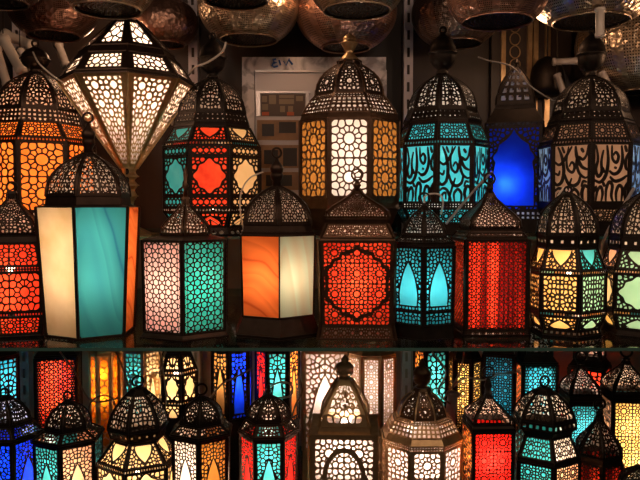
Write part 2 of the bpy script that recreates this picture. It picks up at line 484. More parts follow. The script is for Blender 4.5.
def side_map(prof, n, margin, i=0, W=1, H=1, off=0.0):
    a0, a1 = 2 * pi * i / n, 2 * pi * (i + 1) / n; am = (a0 + a1) / 2
    A, B, M = (cos(a0), sin(a0)), (cos(a1), sin(a1)), (cos(am), sin(am))
    def f(x, y, d):
        z, r, nr, nz = prof.at(y / H)
        wd = 2 * r * sin(pi / n); mu = min(.42, margin / max(wd, 1e-5)); u = mu + (1 - 2 * mu) * x / W
        d += off
        return Vector((r * (A[0] * (1 - u) + B[0] * u) + M[0] * nr * d, r * (A[1] * (1 - u) + B[1] * u) + M[1] * nr * d, z + nz * d))
    return f

DOMES = {   # (height fraction from bottom, radius fraction)
    'dome': [(0, 1), (.15, .985), (.32, .94), (.5, .85), (.66, .71), (.8, .53), (.91, .34), (1, .14)],
    'tall': [(0, 1), (.2, .95), (.4, .84), (.6, .66), (.78, .44), (.9, .26), (1, .1)],
    'onion': [(0, .96), (.1, 1), (.24, .97), (.4, .8), (.55, .57), (.7, .36), (.85, .18), (1, .07)],
    'bell': [(0, 1), (.25, .93), (.5, .82), (.72, .62), (.86, .4), (1, .3)],
    'cone': [(0, 1), (.33, .72), (.66, .42), (1, .1)],
    'egg': [(0, 1), (.2, .96), (.4, .87), (.6, .73), (.8, .53), (.93, .36), (1, .27)],
    'pyramid': [(0, 1), (.3, .9), (.6, .66), (.85, .4), (1, .28)]}

def finial(kind, h, root, z, mat, px):
    """h = height in metres above the dome top, px = metres per pixel"""
    mb = MB(); rr = .0
    if kind == 'ring':
        rr = min(.5 * h, 6.5 * px); hz = h - 2 * rr
        mb.lathe([(z - .002, px * 3.6), (z + hz * .35, px * 3.0), (z + hz * .5, px * 4.2), (z + hz * .75, px * 3.0), (z + hz + .001, px * 1.6)], 12)
    elif kind == 'spike':
        mb.lathe([(z - .002, px * 3), (z + h * .3, px * 1.6), (z + h * .4, px * 3.4), (z + h * .5, px * 1.5), (z + h * .75, px * 2.2), (z + h, px * .5)], 12)
    elif kind == 'knob':
        prof = [(0, 5), (.08, 6.5), (.14, 4.5), (.22, 8), (.36, 9.3), (.46, 8.2), (.48, 9.4), (.56, 9), (.68, 6), (.74, 3), (.82, 4), (.9, 2.4), (1, .6)]
        mb.lathe([(z + h * t, r * px) for t, r in prof], 20)
    elif kind in ('bead', 'ball', 'cup'):
        rr = {'bead': 5.6, 'ball': 3.4, 'cup': 0}[kind] * px; hz = h - 2 * rr; b = 6.5 * px if kind == 'bead' else 12 * px
        if kind == 'cup':
            prof = [(0, 11), (.12, 9), (.25, 5), (.34, 3.6), (.42, 5), (.62, 8.2), (.66, 8.6), (.68, 6.2), (.76, 6.6), (.86, 5.6), (.93, 3), (.96, 1.2), (1, .8)]
            mb.lathe([(z + h * t, r * px) for t, r in prof], 16)
        elif kind == 'bead':
            prof = [(0, .8), (.2, .6), (.3, .9), (.42, 1.0), (.5, .85), (.52, .95), (.66, 1.05), (.8, .75), (.9, .35), (1, .25)]
            mb.lathe([(z + hz * t, r * b) for t, r in prof], 16)
        else:
            prof = [(0, .5), (.05, .5), (.1, .36), (.15, .5), (.22, .78), (.32, .98), (.44, 1.08), (.5, 1.1), (.51, 1.2), (.54, 1.2), (.55, 1.08), (.68, 1.02), (.8, .84), (.9, .56), (.96, .3), (1, .2)]
            mb.lathe([(z + hz * t, r * b) for t, r in prof], 24, flute=.03)
    fo = mb.build('finial', mat, root, smooth=True)
    if rr:
        r2 = MB(); c = Vector((0, 0, z + h - rr)); a = -root.rotation_euler.z + .35 * ((hash_(root.name) % 5) - 2) * .5
        ring = [c + Vector((rr * .85 * cos(t) * cos(a), rr * .85 * cos(t) * sin(a), rr * .85 * sin(t))) for t in [2 * pi * k / 20 for k in range(20)]]
        r2.sweep(ring, px * 1.15, 6, closed=True, flat=Vector((-sin(a), cos(a), 0)))
        r2.build('hanging_ring', mat, fo, smooth=True)
def hash_(s): return sum(ord(c) * (i + 3) for i, c in enumerate(s))

LANT = []
LK = .55
def lantern(label, cx, Y, n, rot, top, start, secs, shelf, mat=None, fin='ring', dmat=None, light=1.0, lcol=(1, .74, .5),
            lz=None, group=None, rib=1.3, seed=None, foot=False, boff=(0, -.014), fmat=None, name='lantern', nolight=False):
    """secs run downwards: (kind, y_px, halfwidth_px, options); the last ring stands on the shelf"""
    mat = mat or BRONZE; px = Y / F; seed = seed or (len(LANT) * 7 + 3)
    phi = math.atan((cx - 320) / F)
    fac = max(abs(sin(radians(rot) + 2 * pi * k / n)) for k in range(n))
    R = lambda hw: hw * px / fac
    zf = lambda y, r: pt(cx, y, Y - .85 * r * (1 if n > 4 or abs(rot) < 30 else .8)).z
    x0 = pt(cx, 240, Y).x
    root = bpy.data.objects.new(name, None); COL.objects.link(root)
    root.location = (x0, Y, shelf); root.rotation_euler = (0, 0, radians(-90 + rot) - phi)
    root.empty_display_size = .05
    tag(root, label, 'lantern', group)
    LANT.append(root)
    rw = rib * px
    frame = gold_frame = MB(); roof = MB()
    y0, hw0 = start; r0 = R(hw0); z0 = zf(y0, r0) - shelf
    zt = pt(cx, top, Y).z - shelf
    finial(fin, zt - z0, root, z0, fmat or dmat or mat, px)
    zr = [(z0, r0)]; body = []
    for k, sec in enumerate(secs):
        kind, y, hw = sec[:3]; op = sec[3] if len(sec) > 3 else {}
        r1 = R(hw); z1 = 0.0 if k == len(secs) - 1 else zf(y, r1) - shelf
        za, ra = zr[-1]; frame = roof if op.get('fm') else gold_frame
        pr = [(z1, r1), (za, ra)]
        if kind == 'dome':
            sh = DOMES[op.get('s', 'dome')]; h = za - z1
            pr = [(z1 + h * t, r1 * q if q > .2 else max(r1 * q, ra)) for t, q in sh]
            pr[-1] = (za, max(ra, pr[-1][1]))
        P = Prof(pr); zr.append((z1, r1))
        rmax = max(r for _, r in pr); W = 2 * rmax * sin(pi / n); H = P.len
        if kind in ('dome', 'open', 'lat', 'pane', 'dots'):
            # corner ribs
            ww = op.get('rw', rw)
            for c in range(n):
                a = 2 * pi * c / n
                frame.sweep([Vector((r * cos(a), r * sin(a), z)) for z, r in pr], ww * .8 if kind != 'dome' else ww * .75, 4)
        pat = op.get('p', 'filigree'); cell = op.get('c', 4.0) * px; st = op.get('st', 1.0) * px * 1.05
        if kind == 'dome':
            dm = MB(); top_v = op.get('cut', 0.0)
            for i in range(n):
                f = side_map(P, n, ww * .5, i, W, H)
                panel(dm, pat, W, H, cell, st, f, [q * px for q in op.get('fr', (2.4, 2.5, 5 if n < 8 else 4))], th=.0004, seed=seed)
            # plain lower edge and cap
            dm.lathe([(za - .001, max(ra, .002) * 1.15), (za + .004, max(ra, .002) * .9)], n)
            do = dm.build('dome', dmat or mat, root)
        elif kind == 'dots':
            for i in range(n):
                f = side_map(P, n, 0, i, W, H); 
                if i == 0: db = MB()
                lattice(db, op.get('p', 'dots'), W, H, cell, st, f, th=.0004, seed=seed)
            db.build('pierced_band', mat, root)
        elif kind == 'solid':
            for i in range(n):
                a, b = 2 * pi * i / n, 2 * pi * (i + 1) / n; j = len(frame.v)
                for z, r in pr:
                    frame.v += [Vector((r * cos(a), r * sin(a), z)), Vector((r * cos(b), r * sin(b), z))]
                frame.f.append([j, j + 1, j + 3, j + 2])
        elif kind in ('lat', 'open', 'pane'):
            cols = op.get('col') or [None]
            body.append((z1, za))
            if kind != 'open':
                f = side_map(P, n, rw * .5, 0, W, H, -.0012); pm = MB()
                K = 1
                pm.v = [f(0, 0, 0), f(W, 0, 0), f(W, H, 0), f(0, H, 0)]; pm.f = [[0, 1, 2, 3]]
                me = pm.mesh('glass_pane'); me.materials.append(cols[0])
                for i in range(n):
                    o = bpy.data.objects.new('glass_pane', me); COL.objects.link(o); o.parent = root
                    o.rotation_euler = (0, 0, 2 * pi * i / n)
                    o.material_slots[0].link = 'OBJECT'; o.material_slots[0].material = cols[i % len(cols)]
            if kind != 'pane':
                pats = op['p'] if isinstance(op.get('p'), tuple) else (pat,)
                mes = []
                for q, pa in enumerate(pats):
                    lm = MB(); f = side_map(P, n, rw * .5, 0, W, H)
                    panel(lm, pa, W, H, cell, st, f, [q * px for q in op.get('fr', (2.2, 1.2, 1.2) if za - z1 > 10 * px else (1.6, .4, .4))], seed=seed, hole=op.get('hole'), line=op.get('line'))
                    me = lm.mesh('lattice_panel'); me.materials.append(op.get('m', mat)); lm.tin(me); mes.append(me)
                for i in range(n):
                    o = bpy.data.objects.new('lattice_panel', mes[i % len(mes)]); COL.objects.link(o); o.parent = root
                    o.rotation_euler = (0, 0, 2 * pi * i / n)
        # ring at the lower edge of the section
        b = op.get('band', 1.4) * px
        pts = [Vector((r1 * 1.005 * cos(2 * pi * c / n), r1 * 1.005 * sin(2 * pi * c / n), max(z1, b * .5))) for c in range(n)]
        frame.sweep(pts, b * .6, 4, closed=True, flat=Vector((0, 0, 1)))
    frame = gold_frame
    if roof.f: roof.build('roof_frame', BRONZE, root)
    # base plate
    zb, rb_ = zr[-1]; j = len(frame.v)
    for z in (.0015, .003):
        frame.v += [Vector((rb_ * cos(2 * pi * c / n), rb_ * sin(2 * pi * c / n), z)) for c in range(n)]
    frame.f += [list(range(j, j + n))[::-1], list(range(j + n, j + 2 * n))]
    if foot:
        for c in range(n):
            a = 2 * pi * c / n; frame.box((rb_ * .93 * cos(a), rb_ * .93 * sin(a), .004), (.008, .008, .008))
    frame.build('frame', mat, root)
    if not body: body = [(0, zr[0][0])]
    lo, hi = min(b[0] for b in body), max(b[1] for b in body)
    zs = lz if lz is not None else ([.5] if hi - lo < .14 else [.3, .72])
    if not nolight:
        ra_ = root.rotation_euler.z; bx, by = boff[0] * cos(ra_) + boff[1] * sin(ra_), -boff[0] * sin(ra_) + boff[1] * cos(ra_)
        for q, t in enumerate(zs):
            z = lo + (hi - lo) * t
            bm = MB(); r = .007
            bm.lathe([(-.012, .003), (-.008, .006), (0, .0085), (.006, .007), (.010, .002)], 10, c=(bx, by, z))
            bo = bm.build('bulb', bulb_mat(lcol), root, smooth=True)
            lamp('bulb_light', (bx, by, z), LK * light / len(zs), lcol, .012, parent=bo)
        sk = MB(); sk.sweep([(bx, by, .003), (bx, by, lo + (hi - lo) * min(zs) - .012)], .004, 8); sk.build('lamp_holder', BLACK, root)
    return root

# ------------------------------------------------------------ the setting
def wall(name, c, d, mat):
    mb = MB(); mb.box(c, d); return tag(mb.build(name, mat), kind='structure')
def wood(name, c1, c2):
    m, nt, out = nodes(name); L = nt.links.new
    tc = N(nt, 'TexCoord'); mp = N(nt, 'Mapping'); mp.inputs['Scale'].default_value = (9, 9, .8); L(tc.outputs['Object'], mp.inputs[0])
    no = N(nt, 'TexNoise', Scale=3.0, Detail=5.0); L(mp.outputs[0], no.inputs['Vector'])
    mx = N(nt, 'MixRGB', Color1=c4(c1), Color2=c4(c2)); L(no.outputs['Fac'], mx.inputs['Fac'])
    p = N(nt, 'BsdfPrincipled', Roughness=.5); L(mx.outputs[0], p.inputs['Base Color']); L(p.outputs[0], out.inputs[0]); return m
WALLM = wood('stained_wood_boarding', (.05, .025, .016), (.018, .009, .006))
wall('wall_back', (0, 2.14, -.1), (4.2, .08, 3.2), WALLM)
wall('wall_left', (-2.06, .4, -.1), (.08, 3.6, 3.2), WALLM)
wall('wall_right', (2.06, .4, -.1), (.08, 3.6, 3.2), WALLM)
wall('floor', (0, .4, -1.66), (4.2, 3.6, .08), wood('brown_floor', (.12, .08, .06), (.06, .04, .03)))
wall('ceiling', (0, .4, 1.46), (4.2, 3.6, .08), plain('dark_ceiling', (.05, .035, .03), .8))

mb = MB(); mb.box((0, 2.092, -.41), (3.4, .008, .66))
tag(mb.build('backing_board', metal('dusty_beige_board', (.42, .33, .28), (.22, .16, .13), rough=.5, metallic=0, scale=12)), 'dusty beige board behind the shelves of lanterns', 'board')
GL, GE = sheet_glass('clear_shelf_glass'), sheet_glass('green_glass_edge', True)
def shelf(name, label, z, y0, y1, th, x=1.5):
    mb = MB(); mb.box((0, (y0 + y1) / 2, z - th / 2), (2 * x, y1 - y0, th))
    o = mb.build(name, GL); o.data.materials.append(GE)
    for p in o.data.polygons:
        if abs(p.normal.z) < .5: p.material_index = 1
        elif p.normal.z < 0: p.material_index = 0
    return tag(o, label, 'shelf')
Z1, ZR, Z2 = -.2535, -.070, -.74
shelf('glass_shelf', 'long green edged glass shelf under the front row of large lanterns', Z1, 1.215, 2.085, .006)
shelf('glass_shelf', 'narrow raised glass shelf carrying the back row of tall lanterns', ZR, 1.53, 2.085, .006)
shelf('glass_shelf', 'lowest glass shelf under the bottom row of lanterns', Z2, 1.215, 2.085, .008)

STEEL = metal('grey_painted_steel', (.62, .52, .54), (.42, .35, .36), rough=.5, metallic=.35, bump=.05)
def upright(x, label):
    mb = MB(); w_, d, z0, z1 = .024, .016, -1.5, 1.35; y = 2.06
    # channel: two flanges and a web broken by slots
    for s in (-1, 1): mb.box((x + s * (w_ / 2), y, (z0 + z1) / 2), (.003, d * 2, z1 - z0))
    for s in (-1, 1): mb.box((x + s * .0080, y - d, (z0 + z1) / 2), (.0080, .002, z1 - z0))
    z = z0
    while z < z1: mb.box((x, y - d, z + .021), (.0082, .002, .022)); z += .05
    return tag(mb.build('shelf_upright', STEEL), label, 'shelf upright', 'slotted steel shelf uprights')
for cx_, lb in ((195, 'slotted grey steel upright left of the framed white board'), (407, 'slotted grey steel upright just right of the framed white board'),
                (22, 'slotted grey steel upright at far left behind the lower lanterns')):
    p = pt(cx_, 240, 2.05); upright(p.x, lb)

# ------------------------------------------------------------ glass colours
AMBC = glass((.95, .58, .22), (.92, .45, .12), 'soft', .03)
CREAM = glass((.90, .64, .34), (.82, .54, .24), 'soft', .03)
ALAB = glass((.93, .72, .46), (.78, .54, .28), 'soft', .03)
TEAL = glass((.035, .36, .43), (.08, .46, .51), 'soft', .05)
TEALM = glass((.06, .46, .54), (.025, .22, .38), 'marble', .03)
TEALG = glass((.03, .42, .38), (.08, .55, .5), 'soft', .10)
ORNG = glass((.95, .22, .05), (.60, .09, .02), 'marble', .03)
ORNL = glass((1.0, .36, .07), (.9, .22, .03), 'soft', .05)
AMBR = glass((.36, .15, .03), (.28, .10, .02), 'soft', .06)
RED = glass((.92, .025, .018), (.75, .015, .012), 'soft', .04)
REDO = glass((1.0, .11, .04), (.85, .045, .02), 'fine', .06)
DRED = glass((.16, .006, .005), (.8, .05, .02), 'stripe', .04)
PALE = glass((.55, .66, .52), (.58, .32, .14), 'marble', .03)
PGRN = glass((.30, .62, .42), (.42, .7, .5), 'soft', .03)
PINK = glass((.98, .62, .60), (.9, .55, .55), 'soft', .06)
WHITE = glass((.98, .84, .76), (.95, .78, .68), 'soft', .14)
BLUE = glass((.006, .035, .75), (.01, .07, .9), 'soft', .06)
PBLUE = glass((.2, .4, .8), (.3, .5, .85), 'soft', .1)
YELL = glass((.95, .66, .22), (.9, .5, .12), 'soft', .03)
PEACH = glass((.96, .55, .34), (.9, .42, .25), 'soft', .04)
SMOKE = glass((.42, .26, .18), (.32, .19, .13), 'soft', .02)

# ------------------------------------------------------------ front row, upper shelf
G1 = 'front row of lanterns on the upper glass shelf'
Y1 = 1.36
lantern('dark lantern of red-orange rosette glass, leftmost on the upper glass shelf', 13, Y1, 4, 37, 181, (193, 5), [
    ('dome', 236, 27, dict(s='onion', p='filigree', c=3.6, st=1.3)), ('solid', 243, 29),
    ('lat', 267, 33.5, dict(p='rosette', c=22, st=1.1, col=[REDO])), ('dots', 272, 34, dict(c=2.6, st=.8)),
    ('lat', 313, 34, dict(p='rosette', c=23, st=1.1, col=[REDO])), ('dots', 317, 34, dict(c=2.6)),
    ('lat', 335, 31, dict(p='rosette', c=22, st=1.1, col=[REDO])), ('dots', 341, 34, dict(c=6, st=2)), ('solid', 344, 34)],
    Z1, BLACK, light=.75, group=G1, lcol=(1, .7, .45))
lantern('tall lantern with plain cream, teal and orange marbled panes and a large ring on top', 90, Y1, 6, -16, 112, (154, 7), [
    ('dome', 196, 40, dict(s='dome', p='hex', c=8, st=1.2, rw=2.2 * 1.36 / F)), ('solid', 205, 41), ('solid', 207, 49),
    ('pane', 338, 42, dict(col=[TEALM, ORNG, CREAM, TEALM, ORNG, ALAB], band=2)), ('solid', 343, 42)],
    Z1, BRONZE, fin='bead', light=1.1, lz=[.45, .8], group=G1, rib=2.4, foot=True)
lantern('hexagon-lattice lantern with a pink pane left and a green pane right', 186, Y1, 6, -5, 166, (199, 4), [
    ('dome', 236, 24, dict(s='onion', p='filigree', c=3.6, st=1.1)), ('solid', 241, 42),
    ('lat', 334, 41, dict(p='hex', c=8.6, st=1.0, col=[TEALG, RED, RED, TEALG, RED, PINK])), ('solid', 345, 44)],
    Z1, BRONZE, dmat=RUST, fin='spike', light=1.25, group=G1, lz=[.5])
lantern('six-sided lantern with orange and pale blue-green marbled panes on a flared plain base', 277, Y1, 6, 3, 147, (187, 5), [
    ('dome', 225, 33.5, dict(s='dome', p='star', c=10, st=1.1, rw=2.2 * 1.36 / F)), ('solid', 233, 35), ('solid', 236, 37),
    ('pane', 318, 35.5, dict(col=[PALE, ORNG, PALE, ORNG, PALE, ORNG], band=2)), ('solid', 337, 42), ('solid', 342, 42)],
    Z1, BRONZE, fin='bead', light=.62, group=G1, lz=[.5])
lantern('square brown lantern with a red panel framed by a large dark star outline', 357, Y1, 4, 45, 168, (190, 2.5), [
    ('dome', 219, 30, dict(s='onion', p='rosette', c=13, st=1.0)), ('solid', 224, 29),
    ('open', 238, 35, dict(p='rosette', c=14, st=1.1)), ('solid', 241, 36),
    ('lat', 326, 34.5, dict(p='rosette', c=21, st=1.0, col=[REDO], line='bigstar')), ('open', 340, 37, dict(p='star', c=9, st=1.3)), ('solid', 343, 38)],
    Z1, RUST, light=.9, group=G1, rib=2.6, lz=[.5])
lantern('narrow black lantern with two tall pointed turquoise arches in scrollwork', 424, 1.335, 6, 0, 192, (207, 3), [
    ('dome', 236, 21.5, dict(s='tall', p='filigree', c=3.2, st=1.0)), ('solid', 238, 23), ('open', 243, 29.5, dict(p='filigree', c=3.4, st=1.2)), ('solid', 247, 30),
    ('lat', 312, 29, dict(p='filigree', c=3.6, st=1.0, col=[TEAL], hole='arch')), ('lat', 326, 29, dict(p='filigree', c=3.8, st=1.0, col=[TEAL])), ('solid', 344, 29)],
    Z1, BLACK, light=.5, group=G1, lz=[.45], lcol=(1, .95, .85))
lantern('square lantern with a large dark crimson streaked panel behind fine lattice', 489, 1.39, 4, -30, 172, (192, 3), [
    ('dome', 230, 30, dict(s='onion', p='hex', c=4.2, st=1.0)), ('solid', 233, 32), ('open', 237, 35, dict(p='hex', c=4.2, st=1.0)), ('solid', 240, 38),
    ('lat', 330, 38, dict(p='hex', c=5.2, st=.9, col=[DRED, DRED, DRED, REDO])), ('open', 341, 40, dict(p='hex', c=5, st=1.1)), ('solid', 343, 40)],
    Z1, BRONZE, light=1.7, group=G1, rib=1.8, lz=[.3, .7])
lantern('black bulging lantern with amber scrollwork panes, beside the crimson streaked lantern', 567, Y1, 6, 20, 186, (194, 5), [
    ('dome', 236, 29, dict(s='dome', p='filigree', c=4.2, st=1.0, rw=2.2 * 1.36 / F)), ('dots', 248, 28, dict(c=9, st=3)),
    ('lat', 271, 36, dict(p='filigree', c=3.6, st=1.2, col=[TEAL, AMBC, AMBC, TEAL, AMBC, AMBC], hole='shield')), ('dots', 275, 37, dict(c=2.6)),
    ('lat', 313, 37, dict(p='filigree', c=4.2, st=1.3, col=[PGRN, AMBC, AMBC, PGRN, AMBC, AMBC])), ('dots', 317, 37, dict(c=2.6)),
    ('lat', 331, 31, dict(p='filigree', c=3.6, st=1.2, col=[PGRN, AMBC, AMBC, TEAL, AMBC, AMBC], hole='mound')), ('dots', 341, 33, dict(c=6, st=2)), ('solid', 344, 33)],
    Z1, BLACK, light=0.9, group=G1)
lantern('black bulging lantern with pale green medallion panes, cut off by the right picture edge', 646, Y1, 6, -39, 180, (193, 5), [
    ('dome', 238, 34, dict(s='dome', p='filigree', c=4.2, st=1.0, rw=2.2 * 1.36 / F)), ('dots', 250, 35, dict(c=9, st=3)),
    ('lat', 271, 42, dict(p='filigree', c=3.8, st=1.2, col=[PGRN, CREAM, CREAM, CREAM, PEACH, PEACH], hole='shield')), ('dots', 275, 43, dict(c=2.6)),
    ('lat', 313, 43, dict(p='filigree', c=4.2, st=1.2, col=[PGRN, CREAM, CREAM, CREAM, CREAM, CREAM], hole='quatre')), ('dots', 317, 43, dict(c=2.6)),
    ('lat', 332, 37, dict(p='filigree', c=3.8, st=1.2, col=[PGRN, CREAM, CREAM, TEAL, YELL, YELL], hole='mound')), ('solid', 344, 39)],
    Z1, BLACK, light=0.8, group=G1)

# ------------------------------------------------------------ back row on the raised shelf
G2 = 'back row of tall lanterns on the raised glass shelf'
Y2 = 1.68
lantern('big octagonal lantern of orange rosette lattice behind the tall cream and teal one', 39, Y2, 8, -18, 40, (72, 5), [
    ('dome', 108, 38, dict(s='dome', p='filigree', c=4.2, st=1.3)), ('dots', 121, 41, dict(c=4.5)),
    ('lat', 137, 52, dict(p='rosette', c=20, st=1.1, col=[ORNL])), ('dots', 141, 54, dict(c=3)),
    ('lat', 212, 54, dict(p='rosette', c=34, st=1.15, col=[ORNL])), ('dots', 216, 54, dict(c=3)), ('open', 232, 42, dict(p='filigree', c=4.5, st=1.4)), ('solid', 240, 44)],
    ZR, BRONZE, fin='ball', light=2.6, lcol=(1, .62, .36), group=G2)
lantern('large golden diamond-shaped lantern tapering to a beaded stem, glowing white', 130, 1.63, 8, 0, 6, (19, 13), [
    ('lat', 45, 45, dict(p='star', c=17, st=1.4, fr=(5, 4, 4), m=BRONZE, fm=1, col=[WHITE])), ('solid', 52, 50, dict(fm=1)), ('lat', 70, 63, dict(p='star', c=17, st=1.4, fr=(5, 2.5, 2.5), m=BRONZE, fm=1, col=[WHITE])), ('solid', 73, 66, dict(fm=1)),
    ('lat', 168, 8, dict(p='star', c=25, st=1.8, col=[WHITE], m=GOLD, fr=(4.5, 4, 3))), ('solid', 172, 6), ('solid', 176, 9), ('solid', 180, 5), ('solid', 185, 9), ('solid', 190, 5), ('solid', 196, 8), ('solid', 202, 4), ('solid', 225, 5), ('solid', 236, 26), ('solid', 240, 28)],
    ZR, GOLD, dmat=BRONZE, fin='ring', light=4.2, lz=[.62], lcol=(1, .76, .52), group=G2, rib=2.0)
lantern('octagonal lantern with red, cream and teal medallion panes above the green-paned one', 214, Y2, 8, 18, 33, (78, 5), [
    ('dome', 112, 33, dict(s='dome', p='filigree', c=3.8, st=1.2)), ('dots', 121, 36, dict(c=5)), ('solid', 126, 38),
    ('lat', 141, 46, dict(p='filigree', c=3.6, st=1.2, hole='shield', col=[CREAM, CREAM, TEAL, CREAM, REDO, CREAM, TEAL, REDO])), ('dots', 145, 48, dict(c=3)),
    ('lat', 156, 48, dict(p='diamond', c=6, st=1.3, col=[CREAM, CREAM, TEAL, CREAM, REDO, CREAM, TEAL, REDO])),
    ('lat', 196, 48, dict(p='filigree', c=4.0, st=1.2, hole='quatre', col=[CREAM, TEAL, TEAL, CREAM, REDO, CREAM, TEAL, REDO])),
    ('lat', 208, 48, dict(p='diamond', c=6, st=1.3, col=[CREAM, CREAM, TEAL, CREAM, REDO, CREAM, TEAL, REDO])), ('dots', 212, 48, dict(c=3)),
    ('lat', 227, 38, dict(p='filigree', c=3.8, st=1.2, hole='mound', col=[CREAM, CREAM, TEAL, CREAM, REDO, CREAM, TEAL, REDO])), ('open', 238, 42, dict(p='diamond', c=8, st=1.6)), ('solid', 240, 42)],
    ZR, BLACK, fin='ball', light=1.2, group=G2)
lantern('big brown octagonal lantern with a bright white centre panel between amber sides', 349, Y2, 8, 22.5, 33, (60, 11), [
    ('dome', 93, 33, dict(s='dome', p='rosette', c=23, st=1.7)), ('dots', 97, 37, dict(c=3.2)), ('dots', 108, 44, dict(p='tri', c=5)), ('dots', 112, 46, dict(c=3.2)), ('solid', 118, 48),
    ('lat', 198, 48, dict(p='rosette', c=34, st=1.2, col=[AMBR, AMBR, AMBR, AMBR, AMBR, AMBR, AMBR, WHITE])), ('solid', 208, 48), ('solid', 230, 40), ('solid', 240, 46)],
    ZR, RUST, dmat=BRONZE, fmat=BRASS, fin='cup', light=2.5, group=G2, rib=1.6, lcol=(1, .8, .62))
lantern('octagonal turquoise lantern with black calligraphy cut-outs', 441, Y2, 8, -6, 27, (74, 5), [
    ('dome', 109, 34, dict(s='dome', p='filigree', c=4.0, st=1.2)), ('dots', 118, 38, dict(c=5)), ('solid', 122, 38),
    ('lat', 140, 45, dict(p='rosette', c=17, st=1.1, col=[TEAL])), ('dots', 144, 46, dict(c=3)),
    ('lat', 203, 46, dict(p=('scripta', 'scriptb'), c=4, st=1.2, col=[TEAL])), ('dots', 208, 46, dict(c=3)),
    ('lat', 224, 38, dict(p='rosette', c=16, st=1.2, col=[TEAL])), ('solid', 240, 38)],
    ZR, BLACK, fin='ball', light=1.9, group=G2, lcol=(1, .9, .75), seed=5)
lantern('dark lantern with a glowing deep blue ogee window and a pierced conical top', 514, 1.80, 4, 42, 58, (66, 2), [
    ('dome', 104, 19, dict(s='tall', p='tri', c=8, st=2)), ('solid', 108, 20), ('solid', 122, 28), ('dots', 126, 28, dict(c=4)),
    ('lat', 211, 27, dict(p='filigree', c=4.2, st=1.2, hole='ogee', col=[BLUE])), ('dots', 220, 27, dict(c=4.5)), ('solid', 232, 27)],
    ZR, BLACK, fin='spike', light=.75, group=G2, lcol=(.6, .75, 1), boff=(-.032, -.03), lz=[.3])
lantern('dim octagonal lantern with black calligraphy over smoky beige panes', 588, Y2, 8, 2, 27, (76, 5), [
    ('dome', 110, 36, dict(s='dome', p='filigree', c=4.2, st=1.4)), ('dots', 118, 40, dict(c=5)), ('solid', 122, 42),
    ('lat', 139, 48, dict(p='rosette', c=17, st=1.2, col=[SMOKE])), ('dots', 143, 50, dict(c=3)),
    ('lat', 203, 49, dict(p=('scriptb', 'scripta'), c=4, st=1.3, col=[SMOKE, PBLUE, SMOKE, SMOKE, SMOKE, SMOKE, PBLUE, SMOKE])), ('solid', 208, 49),
    ('lat', 222, 40, dict(p='rosette', c=16, st=1.2, col=[SMOKE])), ('solid', 240, 40)],
    ZR, BLACK, fin='ball', light=1.0, group=G2, seed=9)
lantern('blue glowing lantern mostly beyond the right picture edge on the raised shelf', 668, 1.72, 6, 0, 60, (80, 4), [
    ('dome', 118, 26, dict(s='tall', p='filigree', c=4.2, st=1.2)), ('solid', 130, 30),
    ('lat', 205, 32, dict(p='filigree', c=4.5, st=1.2, col=[BLUE, PBLUE])), ('solid', 240, 32)],
    ZR, BLACK, light=1.6, group=G2, lcol=(.6, .75, 1))

# ------------------------------------------------------------ bottom row
G3 = 'front row of lanterns on the lowest glass shelf'
def arch_lantern(label, cx, hw, rot, top, y0, yd, hd, ye, cols, Y=Y1, mat=BLACK, light=1.4, fin='ring', lcol=(1, .78, .55)):
    return lantern(label, cx, Y, 6, rot, top, (y0, 3), [
        ('dome', yd, hd, dict(s='dome', p='filigree', c=3.6, st=1.45)), ('solid', yd + 2, hd + 1), ('open', ye - 2, hw + 1, dict(p='filigree', c=3.6, st=1.3)), ('solid', ye, hw + 2), ('solid', ye + 2, hw),
        ('lat', ye + 78, hw - 1, dict(p='filigree', c=3.7, st=.85, hole='arch', col=cols)), ('lat', ye + 94, hw - 1, dict(p='filigree', c=3.6, st=1, col=cols)), ('solid', 600, hw)],
        Z2, mat, light=light, group=G3, lz=[.35, .7], fin=fin, lcol=lcol)
arch_lantern('dark lantern with blue arched pane at the left end of the bottom row', 1, 34, 10, 388, 398, 427, 24, 443, [BLUE, TEAL, BLUE, TEAL, BLUE, BLUE], lcol=(.8, .85, 1), light=1.1)
arch_lantern('black arched lantern with teal and peach panes, second from left in the bottom row', 65, 33, -15, 391, 402, 432, 22, 446, [PEACH, TEAL, PEACH, TEAL, PEACH, TEAL], light=1.0)
lantern('wide black lantern with cream drop-shaped panes flaring outward in the bottom row', 136, Y1, 6, -20, 375, (392, 8), [
    ('dome', 434, 30, dict(s='egg', p='filigree', c=4.4, st=1.3)), ('dots', 442, 27, dict(c=8, st=3)), ('solid', 444, 24),
    ('lat', 469, 40, dict(p='filigree', c=3.6, st=1.2, hole='shield', col=[CREAM])), ('dots', 473, 41, dict(c=2.6)),
    ('lat', 515, 41, dict(p='filigree', c=4.6, st=1.1, hole='quatre', col=[CREAM])), ('dots', 518, 41, dict(c=2.6)),
    ('lat', 540, 32, dict(p='filigree', c=4, st=1.2, hole='mound', col=[CREAM])), ('solid', 600, 36)], Z2, BLACK, light=1.1, group=G3, lz=[.6], lcol=(1, .78, .55))
arch_lantern('black arched lantern with a white pane left and an orange pane right', 200, 29, -6, 383, 398, 426, 21, 440, [AMBR, WHITE, AMBR, WHITE, AMBR, WHITE], light=1.2)
arch_lantern('arched lantern with a teal centre pane between two red panes', 268, 29, 30, 384, 396, 423, 22, 440, [RED, RED, TEAL, RED, RED, TEAL], mat=BRONZE, fin='spike', light=1.15)
